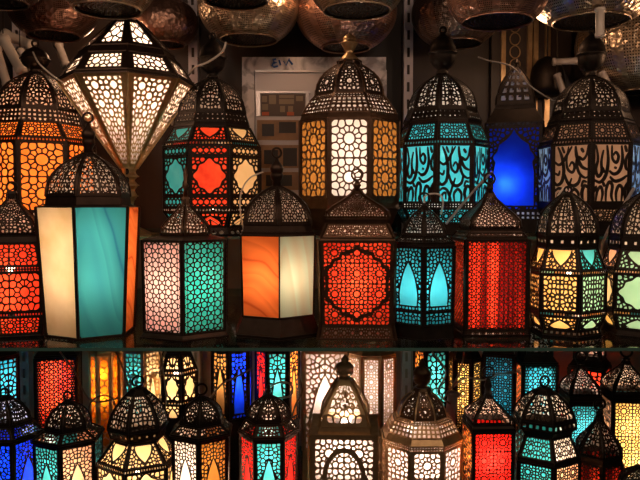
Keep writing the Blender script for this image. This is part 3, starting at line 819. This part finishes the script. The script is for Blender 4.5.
lantern('square brass lantern with a white star lattice pyramid top and arched door', 345, Y1, 4, 44, 355, (381, 6), [
    ('dome', 427, 25, dict(s='pyramid', p='rosette', c=27, st=1.4, fr=(4.5, 3, 4))), ('solid', 433, 26), ('solid', 435, 34),
    ('lat', 530, 33.5, dict(p='rosette', c=26, st=1.4, col=[WHITE], line='hump', fr=(3.5, 3, 3.5))), ('solid', 600, 36)], Z2, BRASS, fin='knob', light=1.2, group=G3, rib=2.4, lz=[.8], lcol=(1, .82, .68))
lantern('domed brass octagonal lantern with flared collar and white lattice panes', 423, Y1, 8, -14, 358, (391, 9), [
    ('dome', 421, 25, dict(s='bell', p='rosette', c=11, st=1.6)), ('dots', 425, 30, dict(c=3)), ('dots', 438, 36, dict(p='tri', c=5)), ('solid', 446, 41), ('dots', 451, 40, dict(c=2.6)),
    ('lat', 530, 40, dict(p='rosette', c=28, st=1.2, col=[WHITE])), ('solid', 600, 42)], Z2, BRASS, dmat=RUST, fin='knob', light=1.2, group=G3, lz=[.8], lcol=(1, .8, .66))
lantern('small onion-domed lantern with a bright red front pane and orange side', 490, Y1, 4, -29, 366, (394, 2.5), [
    ('dome', 427, 24, dict(s='onion', p='filigree', c=3.8, st=.9)), ('solid', 431, 26), ('solid', 434, 26),
    ('lat', 545, 26, dict(p='rosette', c=19, st=.75, col=[RED, PEACH, RED, ORNL])), ('solid', 600, 25)], Z2, BLACK, light=1.2, group=G3, lz=[.75])
lantern('black lantern with teal and cream rosette slopes, right part of the bottom row', 547, 1.345, 6, 17, 375, (391, 7), [
    ('dome', 425, 30, dict(s='egg', p='filigree', c=4.8, st=1.3)), ('dots', 432, 31, dict(c=6)), ('solid', 438, 25),
    ('lat', 462, 34, dict(p='rosette', c=15, st=1.1, col=[WHITE, PEACH, TEAL, TEAL, TEAL, TEAL])), ('solid', 466, 35),
    ('lat', 515, 35, dict(p='rosette', c=15, st=1.1, col=[PEACH, PEACH, TEAL, TEAL, TEAL, TEAL])), ('solid', 600, 33)], Z2, BLACK, light=1.2, group=G3)
lantern('small unlit black lantern with onion dome in front of the yellow rosette one', 603, 1.42, 6, 10, 398, (416, 3), [
    ('dome', 460, 22, dict(s='onion', p='filigree', c=3.8, st=1.2)), ('solid', 466, 23),
    ('lat', 540, 24, dict(p='hex', c=5, st=1.0, col=[DRED])), ('solid', 600, 24)], Z2, BLACK, light=.07, group=G3)
lantern('small black lantern with a bright ring at the lower right corner', 652, 1.25, 6, 0, 448, (468, 4), [
    ('dome', 500, 26, dict(s='dome', p='filigree', c=3.6, st=1.1)), ('solid', 506, 28),
    ('lat', 570, 27, dict(p='hex', c=5, st=1.0, col=[TEAL])), ('solid', 620, 28)], Z2, BLACK, light=.25, group=G3)
lantern('onion-domed lantern with teal pane and red side, behind the small unlit one', 583, 1.60, 4, -25, 350, (364, 2), [
    ('dome', 398, 20, dict(s='onion', p='filigree', c=3.0, st=.9)), ('solid', 403, 21), ('solid', 406, 21),
    ('lat', 490, 21, dict(p='rosette', c=13, st=.8, col=[TEAL, ORNL, TEAL, RED])), ('solid', 560, 22)], Z2, BLACK, light=1.4, lcol=(1, .9, .75), group=G3)
lantern('onion-domed lantern with yellow rosette pane at the lower right edge', 629, 1.56, 4, -25, 345, (360, 2), [
    ('dome', 396, 24, dict(s='onion', p='filigree', c=3.4, st=.9)), ('solid', 400, 25), ('solid', 403, 25),
    ('lat', 490, 25, dict(p='rosette', c=14, st=.9, col=[YELL, ORNL, TEAL, SMOKE])), ('solid', 560, 26)], Z2, BLACK, light=1.8, group=G3)

# ------------------------------------------------------------ back of the lowest shelf
G4 = 'lanterns at the back of the lowest glass shelf'
def back_lantern(label, cx, hw, n, rot, yb, cols, pat='filigree', hole=None, mat=BLACK, light=2.0, c=4.5, Y=1.86, dome='dome', yt=318, lcol=(1, .78, .55), ye=450):
    return lantern(label, cx, Y, n, rot, 302, (yt, 4), [
        ('dome', yb - 10, hw * .75, dict(s=dome, p='filigree', c=4.5, st=1.3)), ('solid', yb - 2, hw * .98), ('solid', yb, hw),
        ('lat', ye, hw, dict(p=pat, c=c, st=1.1, hole=hole, col=cols)), ('solid', 500, hw)], Z2, mat, light=light * .36, group=G4, lcol=lcol, lz=[.55, .8])
back_lantern('turquoise lantern far left at the back of the lowest shelf', -6, 20, 6, 0, 360, [TEAL], 'filigree', None, light=2.8, lcol=(.9, 1, 1))
back_lantern('lantern with red lattice panel and teal side, behind the bottom row at left', 56, 22, 4, 38, 358, [TEAL, TEAL, REDO, REDO], 'hex', None, c=5, light=3.2)
back_lantern('small amber lantern with a bright yellow bulb showing, back of lowest shelf', 102, 14, 6, 30, 356, [glass((.95, .42, .04), (.8, .3, .03), 'soft', .5)], 'diamond', None, c=14, light=2.2, lcol=(1, .55, .15), mat=BRASS)
back_lantern('lantern with teal side and cream arched pane behind the wide cream one', 139, 20, 6, 8, 352, [CREAM, CREAM, TEAL, TEAL, CREAM, TEAL], 'filigree', 'arch', mat=BRASS, light=2.0)
lantern('cream lantern with drop-shaped panes, back of lowest shelf beside the steel upright', 176, 1.86, 6, 12, 300, (316, 4), [
    ('dome', 340, 15, dict(s='egg', p='filigree', c=4.5, st=1.3)), ('solid', 354, 13),
    ('lat', 371, 19, dict(p='filigree', c=3.6, st=1.1, hole='shield', col=[CREAM])), ('dots', 375, 19.5, dict(c=2.8)),
    ('lat', 402, 19.5, dict(p='filigree', c=3.8, st=1.1, hole='quatre', col=[CREAM])), ('dots', 405, 19.5, dict(c=2.8)),
    ('lat', 420, 16, dict(p='filigree', c=3.8, st=1.1, hole='mound', col=[CREAM])), ('solid', 500, 18)], Z2, BLACK, light=0.65, group=G4, lcol=(1, .78, .55))
back_lantern('lantern with an orange pane left and a glowing blue pane right, back of lowest shelf', 231, 20, 6, -8, 352, [BLUE, BLUE, BLUE, AMBR, AMBR, AMBR], 'filigree', 'arch', light=3.2, ye=420, lcol=(1, .9, .9))
back_lantern('lantern with pink, teal and orange arched panes, back of lowest shelf', 277, 22, 6, 30, 352, [ORNL, RED, TEAL, RED, RED, TEAL], 'filigree', 'arch', light=3.0, ye=425)
back_lantern('square brass filigree lantern with white light, behind the brass pyramid one', 325, 22, 4, 45, 352, [WHITE], 'filigree', 'arch', mat=BRASS, light=2.2, c=5, lcol=(1, .84, .7))
back_lantern('octagonal white lattice lantern, back of lowest shelf beside the brass dome', 372, 24, 8, 22, 358, [WHITE], 'rosette', None, mat=BRASS, light=3.4, c=14, lcol=(1, .84, .7))
back_lantern('lantern with teal pane and orange side, behind the brass dome finial', 432, 17, 4, -20, 352, [TEAL, ORNL, TEAL, ORNL], 'filigree', None, light=2.6)
back_lantern('pale gold rosette lantern in three tiers, behind the small red-paned one', 466, 17, 6, 25, 362, [YELL, YELL, TEAL, YELL, YELL, YELL], 'rosette', None, light=2.4, c=14)
back_lantern('dark teal lantern dimly lit, behind the small red-paned one', 502, 17, 4, 40, 356, [TEAL], 'rosette', None, light=.5, c=13, lcol=(.8, .9, 1))
back_lantern('lantern with pale turquoise lattice pane and orange side, behind the ringed rosette one', 537, 22, 4, -28, 366, [TEAL, ORNG, TEAL, ORNG], 'hex', None, light=3.2, c=6, lcol=(1, .95, .9))
back_lantern('lantern with orange-red lattice pane between the two onion-domed ones', 592, 20, 4, 35, 370, [REDO], 'filigree', None, light=2.4)

# ------------------------------------------------------------ hanging bowls above
COPPER = hammered('hammered_copper', (.60, .34, .25), (.36, .19, .14))
HBRASS = hammered('hammered_brass', (.66, .50, .36), (.38, .27, .18))
HDARK = hammered('tarnished_copper', (.36, .24, .19), (.20, .13, .10))
PIERCED = metal('pierced_dark_plate', (.05, .035, .028), (.02, .014, .01), rough=.5)
G5 = 'hanging pierced metal bowls under the ceiling'
def bowl(label, cx, yb, ro, rw, Y, mat, depth=None, cat='pendant lamp'):
    """cx, yb: middle of the bottom opening; ro: its half width; rw: half width of the bowl"""
    px = Y / F; p = pt(cx, yb, Y); Ro, Rw = ro * px, rw * px
    root = bpy.data.objects.new('pendant_bowl', None); COL.objects.link(root); root.location = p; root.empty_display_size = .05
    tag(root, label, cat, G5)
    hgt = depth * px if depth else Rw * 1.35; prof = []
    a0 = math.asin(Ro / Rw); k = 22; hb = hgt / (1 + cos(a0) * 0 + .0)
    zc = Rw * cos(a0) * .8
    for j in range(k + 1):
        a = -pi / 2 + a0 + (pi * .93 - a0) * j / k
        prof.append((zc + Rw * .8 * sin(a), Rw * cos(a)))
    mb = MB(); mb.lathe(prof, 64, cap=False)
    me = mb.mesh('bowl'); me.materials.append(mat); me.polygons.foreach_set('use_smooth', [True] * len(me.polygons))
    uv = me.uv_layers.new(name='uv'); K = 64
    for poly in me.polygons:
        vs = [me.loops[l].vertex_index for l in poly.loop_indices]; wrap = any(v % K == K - 1 for v in vs)
        for l, v in zip(poly.loop_indices, vs):
            q = v % K; q = K if (wrap and q == 0) else q
            uv.data[l].uv = (q / K, (v // K) / (len(prof) - 1))
    o = bpy.data.objects.new('bowl', me); COL.objects.link(o); o.parent = root
    sd = o.modifiers.new('thickness', 'SOLIDIFY'); sd.thickness = .0015
    # rolled rim and pierced plate in the opening
    rm = MB(); rm.sweep([Vector((Ro * cos(t), Ro * sin(t), 0)) for t in [2 * pi * q / 40 for q in range(40)]], .0022, 6, closed=True, flat=Vector((0, 0, 1))); rm.build('rim', mat, root, smooth=True)
    pl = MB(); rings = max(3, int(Ro / .009))
    for r in range(rings):      # rings of pierced cells
        r0, r1 = Ro * r / rings, Ro * (r + 1) / rings; kk = max(6, int(2 * pi * r1 / .009))
        for q in range(kk):
            a, b = 2 * pi * q / kk, 2 * pi * (q + 1) / kk; j = len(pl.v)
            cr, ca = (r0 + r1) / 2, (a + b) / 2
            for rr, aa in ((r0, a), (r1, a), (r1, b), (r0, b)): pl.v.append(Vector((rr * cos(aa), rr * sin(aa), .004)))
            for rr, aa in ((r0, a), (r1, a), (r1, b), (r0, b)):
                s = .5; pl.v.append(Vector(((cr + (rr - cr) * s) * cos(ca + (aa - ca) * s), (cr + (rr - cr) * s) * sin(ca + (aa - ca) * s), .004)))
            for e in range(4): pl.f.append([j + e, j + (e + 1) % 4, j + 4 + (e + 1) % 4, j + 4 + e])
    pl.build('pierced_plate', PIERCED, root)
    rod = MB(); zt = prof[-1][0]
    rod.lathe([(zt - .01, .03), (zt + .01, .028), (zt + .03, .008), (zt + .05, .004), (1.42 - p.z, .004)], 12); rod.build('hanging_rod', BRONZE, root, smooth=True)
    return root
bowl('copper bowl lamp with dark mouth at the top left corner', 0, 3, 26, 46, 1.50, HDARK)
bowl('hammered copper bowl lamp above the orange rosette lantern', 54, 36, 25, 44, 1.75, COPPER)
bowl('brass bowl lamp with a wide dark mouth above the golden diamond lantern', 108, 10, 32, 46, 1.42, HBRASS)
bowl('copper bowl lamp right of the golden diamond lantern, behind it', 166, 45, 18, 32, 1.95, COPPER)
bowl('small brass bowl lamp overlapping the big one at top left of centre', 236, 1, 31, 40, 1.40, HBRASS)
bowl('large pierced brass bowl lamp above the white board', 249, 40, 28, 50, 1.85, HBRASS)
bowl('brass bowl lamp with dark mouth directly over the gold cup finial', 357, 11, 33, 48, 1.45, HBRASS)
bowl('hammered copper bowl lamp behind the one over the gold cup finial', 346, 48, 24, 50, 1.88, COPPER)
bowl('dark tarnished copper bowl lamp above the turquoise calligraphy lantern', 456, 44, 24, 44, 1.92, HDARK)
bowl('reddish bowl lamp with dark mouth above the blue ogee lantern', 497, 22, 34, 50, 1.50, COPPER)
bowl('wide brass bowl lamp with dark mouth above the smoky calligraphy lantern', 591, 22, 36, 72, 1.62, HBRASS)
bowl('huge hammered brass bowl lamp at the right edge behind the ball finial', 640, 92, 20, 62, 1.95, HBRASS)

# ------------------------------------------------------------ white board with frame and pictures
def marble_paper():
    m, nt, out = nodes('grey_veined_frame'); L = nt.links.new
    tc = N(nt, 'TexCoord'); no = N(nt, 'TexNoise', Scale=14.0, Detail=6.0, Distortion=1.2); L(tc.outputs['Object'], no.inputs['Vector'])
    r = N(nt, 'ValToRGB'); r.color_ramp.elements[0].position = .38; r.color_ramp.elements[0].color = (.28, .22, .22, 1); r.color_ramp.elements[1].position = .5; r.color_ramp.elements[1].color = (.85, .74, .72, 1)
    L(no.outputs['Fac'], r.inputs[0]); p = N(nt, 'BsdfPrincipled', Roughness=.35); L(r.outputs[0], p.inputs['Base Color']); L(p.outputs[0], out.inputs[0]); return m
YB = 1.98
def pbox(mb, x0, y0, x1, y1, Y, t):
    a, b = pt(x0, y0, Y), pt(x1, y1, Y); mb.box(((a.x + b.x) / 2, Y + t / 2, (a.z + b.z) / 2), (abs(b.x - a.x), t, abs(a.z - b.z)))
board = bpy.data.objects.new('picture_board', None); COL.objects.link(board); board.location = pt(314, 240, YB); 
def rel(mb, name, mat, par=None):
    o = mb.build(name, mat); o.parent = par or board; o.matrix_parent_inverse = Matrix.Translation(-board.location) if not par else Matrix.Identity(4)
    return o
tag(board, 'grey veined board with a framed photograph and blue handwriting at its top', 'board')
mb = MB(); pbox(mb, 242, 57, 386, 70, YB, .02); pbox(mb, 242, 70, 255, 235, YB, .02); pbox(mb, 374, 70, 386, 235, YB, .02); rel(mb, 'outer_frame', marble_paper())
mb = MB(); pbox(mb, 255, 70, 374, 235, YB + .008, .012); rel(mb, 'back_panel', plain('dull_silver_panel', (.52, .43, .41), .4, .3))
mb = MB()
for q in ((256, 91, 260, 116), (260, 91, 310, 93), (306, 93, 309, 116)): pbox(mb, *q, YB - .001, .008)
pbox(mb, 255, 70, 374, 72, YB, .006)
rel(mb, 'silver_bead', plain('silver_trim', (.6, .52, .5), .3, .8))
mb = MB(); pbox(mb, 261, 94, 305, 116, YB + .004, .004); rel(mb, 'photograph', plain('brown_print', (.12, .07, .05), .5))
for q in ((262, 96, 267, 102), (269, 95, 276, 104), (279, 95, 294, 98), (279, 99, 294, 104), (296, 96, 303, 101), (262, 104, 268, 110), (280, 106, 285, 112), (288, 106, 293, 112)):
    mb = MB(); pbox(mb, *q, YB + .003, .001); rel(mb, 'printed_shelf', plain('print_ochre', (.30, .20, .12), .5))
for q in ((262, 112, 269, 115.5), (287, 112, 294, 115.5)):
    mb = MB(); pbox(mb, *q, YB + .003, .001); rel(mb, 'printed_counter', plain('print_orange', (.6, .12, .04), .5))
for q in ((257, 120, 300, 140), (257, 145, 300, 168), (257, 172, 300, 190)):
    mb = MB(); pbox(mb, *q, YB + .004, .004); rel(mb, 'lower_photograph', metal('aged_print', (.5, .26, .11), (.14, .07, .04), rough=.5, metallic=0, scale=35))
for q in ((262, 124, 274, 136), (279, 122, 296, 133), (264, 150, 278, 164), (283, 148, 297, 166), (266, 175, 292, 186)):
    mb = MB(); pbox(mb, *q, YB + .002, .002); rel(mb, 'printed_arch', plain('print_dark', (.035, .02, .015), .5))
mb = MB()   # blue marker writing
def stroke(P, r=.0027): mb.sweep([pt(x, y, YB - .002) for x, y in P], r, 6)
stroke([(276, 59), (273, 60), (273.5, 62), (276.5, 62.3), (273, 63.5), (272, 65.5), (274, 67), (278, 66)])
stroke([(279, 60), (280.5, 65)]); stroke([(283.5, 61), (286, 65.5), (289.5, 58.5)], .0017); stroke([(289, 60), (292.5, 64.5)])
rel(mb, 'handwriting', plain('blue_marker', (.02, .10, .36), .5))

# dark shop-made door panels with gilded strips behind the blue lantern
dp = bpy.data.objects.new('gilded_screen', None); COL.objects.link(dp); dp.location = pt(530, 240, 2.08)
tag(dp, 'dark folding screen with gilded strips behind the blue ogee lantern', 'screen')
mb = MB(); pbox(mb, 492, 20, 568, 235, 2.07, .02); o = mb.build('screen_panel', WALLM, dp); o.matrix_parent_inverse = Matrix.Translation(-dp.location)
for x in (502, 528, 534, 546):
    mb = MB(); pbox(mb, x, 20, x + 1.5, 235, 2.06, .012); o = mb.build('gilded_strip', BRASS, dp); o.matrix_parent_inverse = Matrix.Translation(-dp.location)
mb = MB()
for k in range(9):
    c = pt(515, 26 + 13 * k, 2.064); rr = .015
    mb.sweep([c + Vector((rr * cos(t), 0, rr * 1.2 * sin(t))) for t in [2 * pi * q / 16 for q in range(16)]], .002, 4, closed=True, flat=Vector((0, 1, 0)))
o = mb.build('scroll_ornament', BRASS, dp); o.matrix_parent_inverse = Matrix.Translation(-dp.location)

# ------------------------------------------------------------ lamp sockets, tubes and cables in the gaps
PLAST = plain('yellowed_white_plastic', (.55, .45, .38), .4)
GREYP = plain('grey_plastic', (.28, .23, .21), .45)
def tube_thing(name, label, cat, a, b, r, mat=PLAST, group=None, up=None):
    a, b = Vector(a), Vector(b); c = (a + b) / 2; L_ = (b - a)
    mb = MB(); d = L_.normalized(); n_ = L_.length
    P = [a + d * (n_ * t) for t in (0, .02, .1, .12, .85, .9, 1.0)]
    mb.sweep([p for p in P], [r * q for q in (1.15, 1.2, 1.2, .95, 1, 1.15, 1.1)], 16, flat=Vector((0, 1, 0)))
    o = tag(mb.build(name, mat, smooth=True), label, cat, group)
    e = a if a.z > b.z else b; cm = MB(); zt = up if up is not None else 1.425
    cm.sweep([e - (e - c) * .05, e + Vector((0, 0, .02)), Vector((e.x, e.y, zt))], .0014, 6, flat=Vector((0, 1, 0))); cm.build('cord', BLACK, o)
    return o
G6 = 'white plastic lamp sockets among the cables'
tube_thing('lamp_socket', 'long white lamp socket pointing down left beside the copper ball finial', 'lamp socket', pt(3, 38, 1.9), pt(22, 72, 1.86), .014, group=G6)
tube_thing('lamp_socket', 'white lamp socket lying level under the copper bowl at left', 'lamp socket', pt(4, 34, 2.0), pt(33, 46, 1.98), .014, group=G6)
tube_thing('lamp_socket', 'short white lamp socket above the orange lantern dome', 'lamp socket', pt(20, 52, 1.94), pt(34, 74, 1.9), .013, group=G6)
tube_thing('lamp_socket', 'upright white lamp socket in front of the wide brass bowl at right', 'lamp socket', pt(600, 8, 1.52), pt(600, 37, 1.52), .0095, group=G6)
tube_thing('lamp_socket', 'white lamp socket pointing right beside the ball finial at right', 'lamp socket', pt(612, 59, 1.88), pt(638, 58, 1.88), .009, group=G6)
tube_thing('lamp_socket', 'dim white lamp socket left of the right ball finial', 'lamp socket', pt(553, 62, 1.88), pt(577, 61, 1.88), .009, GREYP, group=G6)
tube_thing('lamp_socket', 'grey lamp socket between the dome and the yellow rosette lantern at lower right', 'lamp socket', pt(453, 392, 1.64), pt(449, 430, 1.64), .013, GREYP, group=G6, up=Z1 - .0075)
tube_thing('lamp_socket', 'white lamp socket slanting down from the top left corner bowl', 'lamp socket', pt(-4, 46, 1.99), pt(8, 88, 1.97), .012, group=G6)
tube_thing('lamp_socket', 'grey lamp socket between the copper ball finial and the golden diamond', 'lamp socket', pt(58, 44, 1.98), pt(66, 66, 1.96), .012, GREYP, group=G6)
tube_thing('lamp_socket', 'grey lamp socket slanting down right below the huge brass bowl', 'lamp socket', pt(602, 72, 1.90), pt(614, 98, 1.88), .010, GREYP, group=G6)
tube_thing('lamp_socket', 'grey lamp socket above the dome left of the smoky calligraphy lantern', 'lamp socket', pt(557, 74, 1.93), pt(566, 100, 1.92), .009, GREYP, group=G6)
mb = MB(); c = pt(547, 78, 2.0); mb.lathe([(-.05, .045), (-.03, .05), (0, .048), (.03, .042), (.05, .028), (.06, .008)], 24)
po = bpy.data.objects.new('pendant_lamp', None); COL.objects.link(po); po.location = c
tag(po, 'round black pendant lamp hanging between the blue and the smoky lanterns', 'pendant lamp')
mb.build('lamp_shade', BLACK, po, smooth=True)
cm = MB(); cm.sweep([(0, 0, .055), (0, 0, 1.425 - c.z)], .002, 6, flat=Vector((0, 1, 0))); cm.build('cord', BLACK, po)
G7 = 'thin electric cables draped between the lanterns'
def cable(label, pts, r=.0022, mat=PLAST):
    P = [tuple(pt(*p)) for p in pts]; mb = MB(); mb.sweep([Vector(q) for q in catmull(P, 7)], r, 6)
    return tag(mb.build('power_cable', mat, smooth=True), label, 'cable', G7)
cable('clear white cable curving from the ball finial down to the diamond lantern', [(226, 42, 1.60), (222, 52, 1.60), (208, 62, 1.60), (194, 68, 1.62), (186, 80, 1.7), (176, 100, 1.80), (172, 125, 1.85)], .0026)
cable('thin white cable looping right of the red medallion lantern', [(263, 172, 1.55), (250, 178, 1.53), (242, 190, 1.52), (240, 205, 1.52), (242, 222, 1.53), (246, 240, 1.58)], .0018)
cable('white cable loop standing above the narrow turquoise arch lantern', [(425, 205, 1.44), (424, 198, 1.45), (430, 194, 1.46), (440, 195, 1.46), (443, 203, 1.46), (441, 214, 1.47)], .002)
cable('thick cream cable sagging from the blue lantern spike to the left', [(478, 57, 1.75), (490, 61, 1.74), (505, 64, 1.73), (516, 70, 1.72), (528, 84, 1.72), (545, 96, 1.72), (560, 104, 1.75)], .0018, GREYP)
cable('grey cable rising diagonally right of the turquoise calligraphy lantern', [(446, 224, 1.50), (456, 212, 1.50), (466, 200, 1.50), (478, 186, 1.52), (492, 172, 1.58)], .0026, GREYP)
cable('cable bending over the dome of the second lantern from the right', [(556, 206, 1.46), (558, 196, 1.46), (564, 188, 1.46), (567, 191, 1.46)], .0022)
cable('brown cable running down at the right between the two last front lanterns', [(634, 188, 1.48), (624, 205, 1.48), (612, 224, 1.48), (604, 240, 1.49), (598, 262, 1.5)], .0035, GREYP)
cable('cable crossing in front of the copper ball finial at top left', [(33, 52, 1.6), (38, 62, 1.55), (46, 70, 1.54), (56, 78, 1.54), (66, 84, 1.56)], .0018)
BC = plain('brown_cable', (.16, .10, .06), .5)
for lb, P in (
    ('cable crossing the teal and red lanterns at the lower left back', [(60, 352, 1.7), (75, 372, 1.66), (84, 392, 1.66), (96, 402, 1.66), (118, 398, 1.68)]),
    ('brassy cable arch behind the wide cream lantern', [(88, 420, 1.6), (90, 404, 1.6), (100, 396, 1.6), (112, 398, 1.6), (116, 410, 1.6)]),
    ('cable slanting down before the back cream arch lantern', [(116, 352, 1.62), (124, 372, 1.62), (130, 392, 1.62), (134, 420, 1.62)]),
    ('cable slanting by the steel upright at lower left', [(160, 352, 1.64), (163, 372, 1.64), (166, 396, 1.64), (164, 424, 1.62)]),
    ('long cable sagging from the blue pane to the white-paned lantern', [(252, 368, 1.6), (238, 376, 1.6), (222, 384, 1.6), (210, 400, 1.6), (206, 420, 1.6)]),
    ('cable loop above the teal and red arched lantern', [(262, 398, 1.52), (268, 388, 1.52), (282, 382, 1.52), (292, 386, 1.52), (290, 396, 1.52), (278, 398, 1.52)]),
    ('cable curving right of the teal and red arched lantern', [(298, 372, 1.6), (302, 392, 1.6), (296, 404, 1.6), (292, 416, 1.6)]),
    ('crossed cable behind the brass dome finial', [(432, 352, 1.6), (446, 372, 1.6), (438, 392, 1.6), (450, 404, 1.62)]),
    ('pale cable running level past the gold rosette lantern', [(452, 388, 1.66), (466, 378, 1.66), (484, 380, 1.66), (498, 374, 1.66), (520, 372, 1.66)]),
    ('cable slanting up behind the small onion dome', [(444, 398, 1.64), (456, 380, 1.62), (462, 364, 1.62), (464, 352, 1.62)])):
    cable(lb, P, .0022, GREYP if 'pale' in lb or 'loop' in lb else BC)
print('lanterns', len(LANT), 'faces', sum(len(m.polygons) for m in bpy.data.meshes))
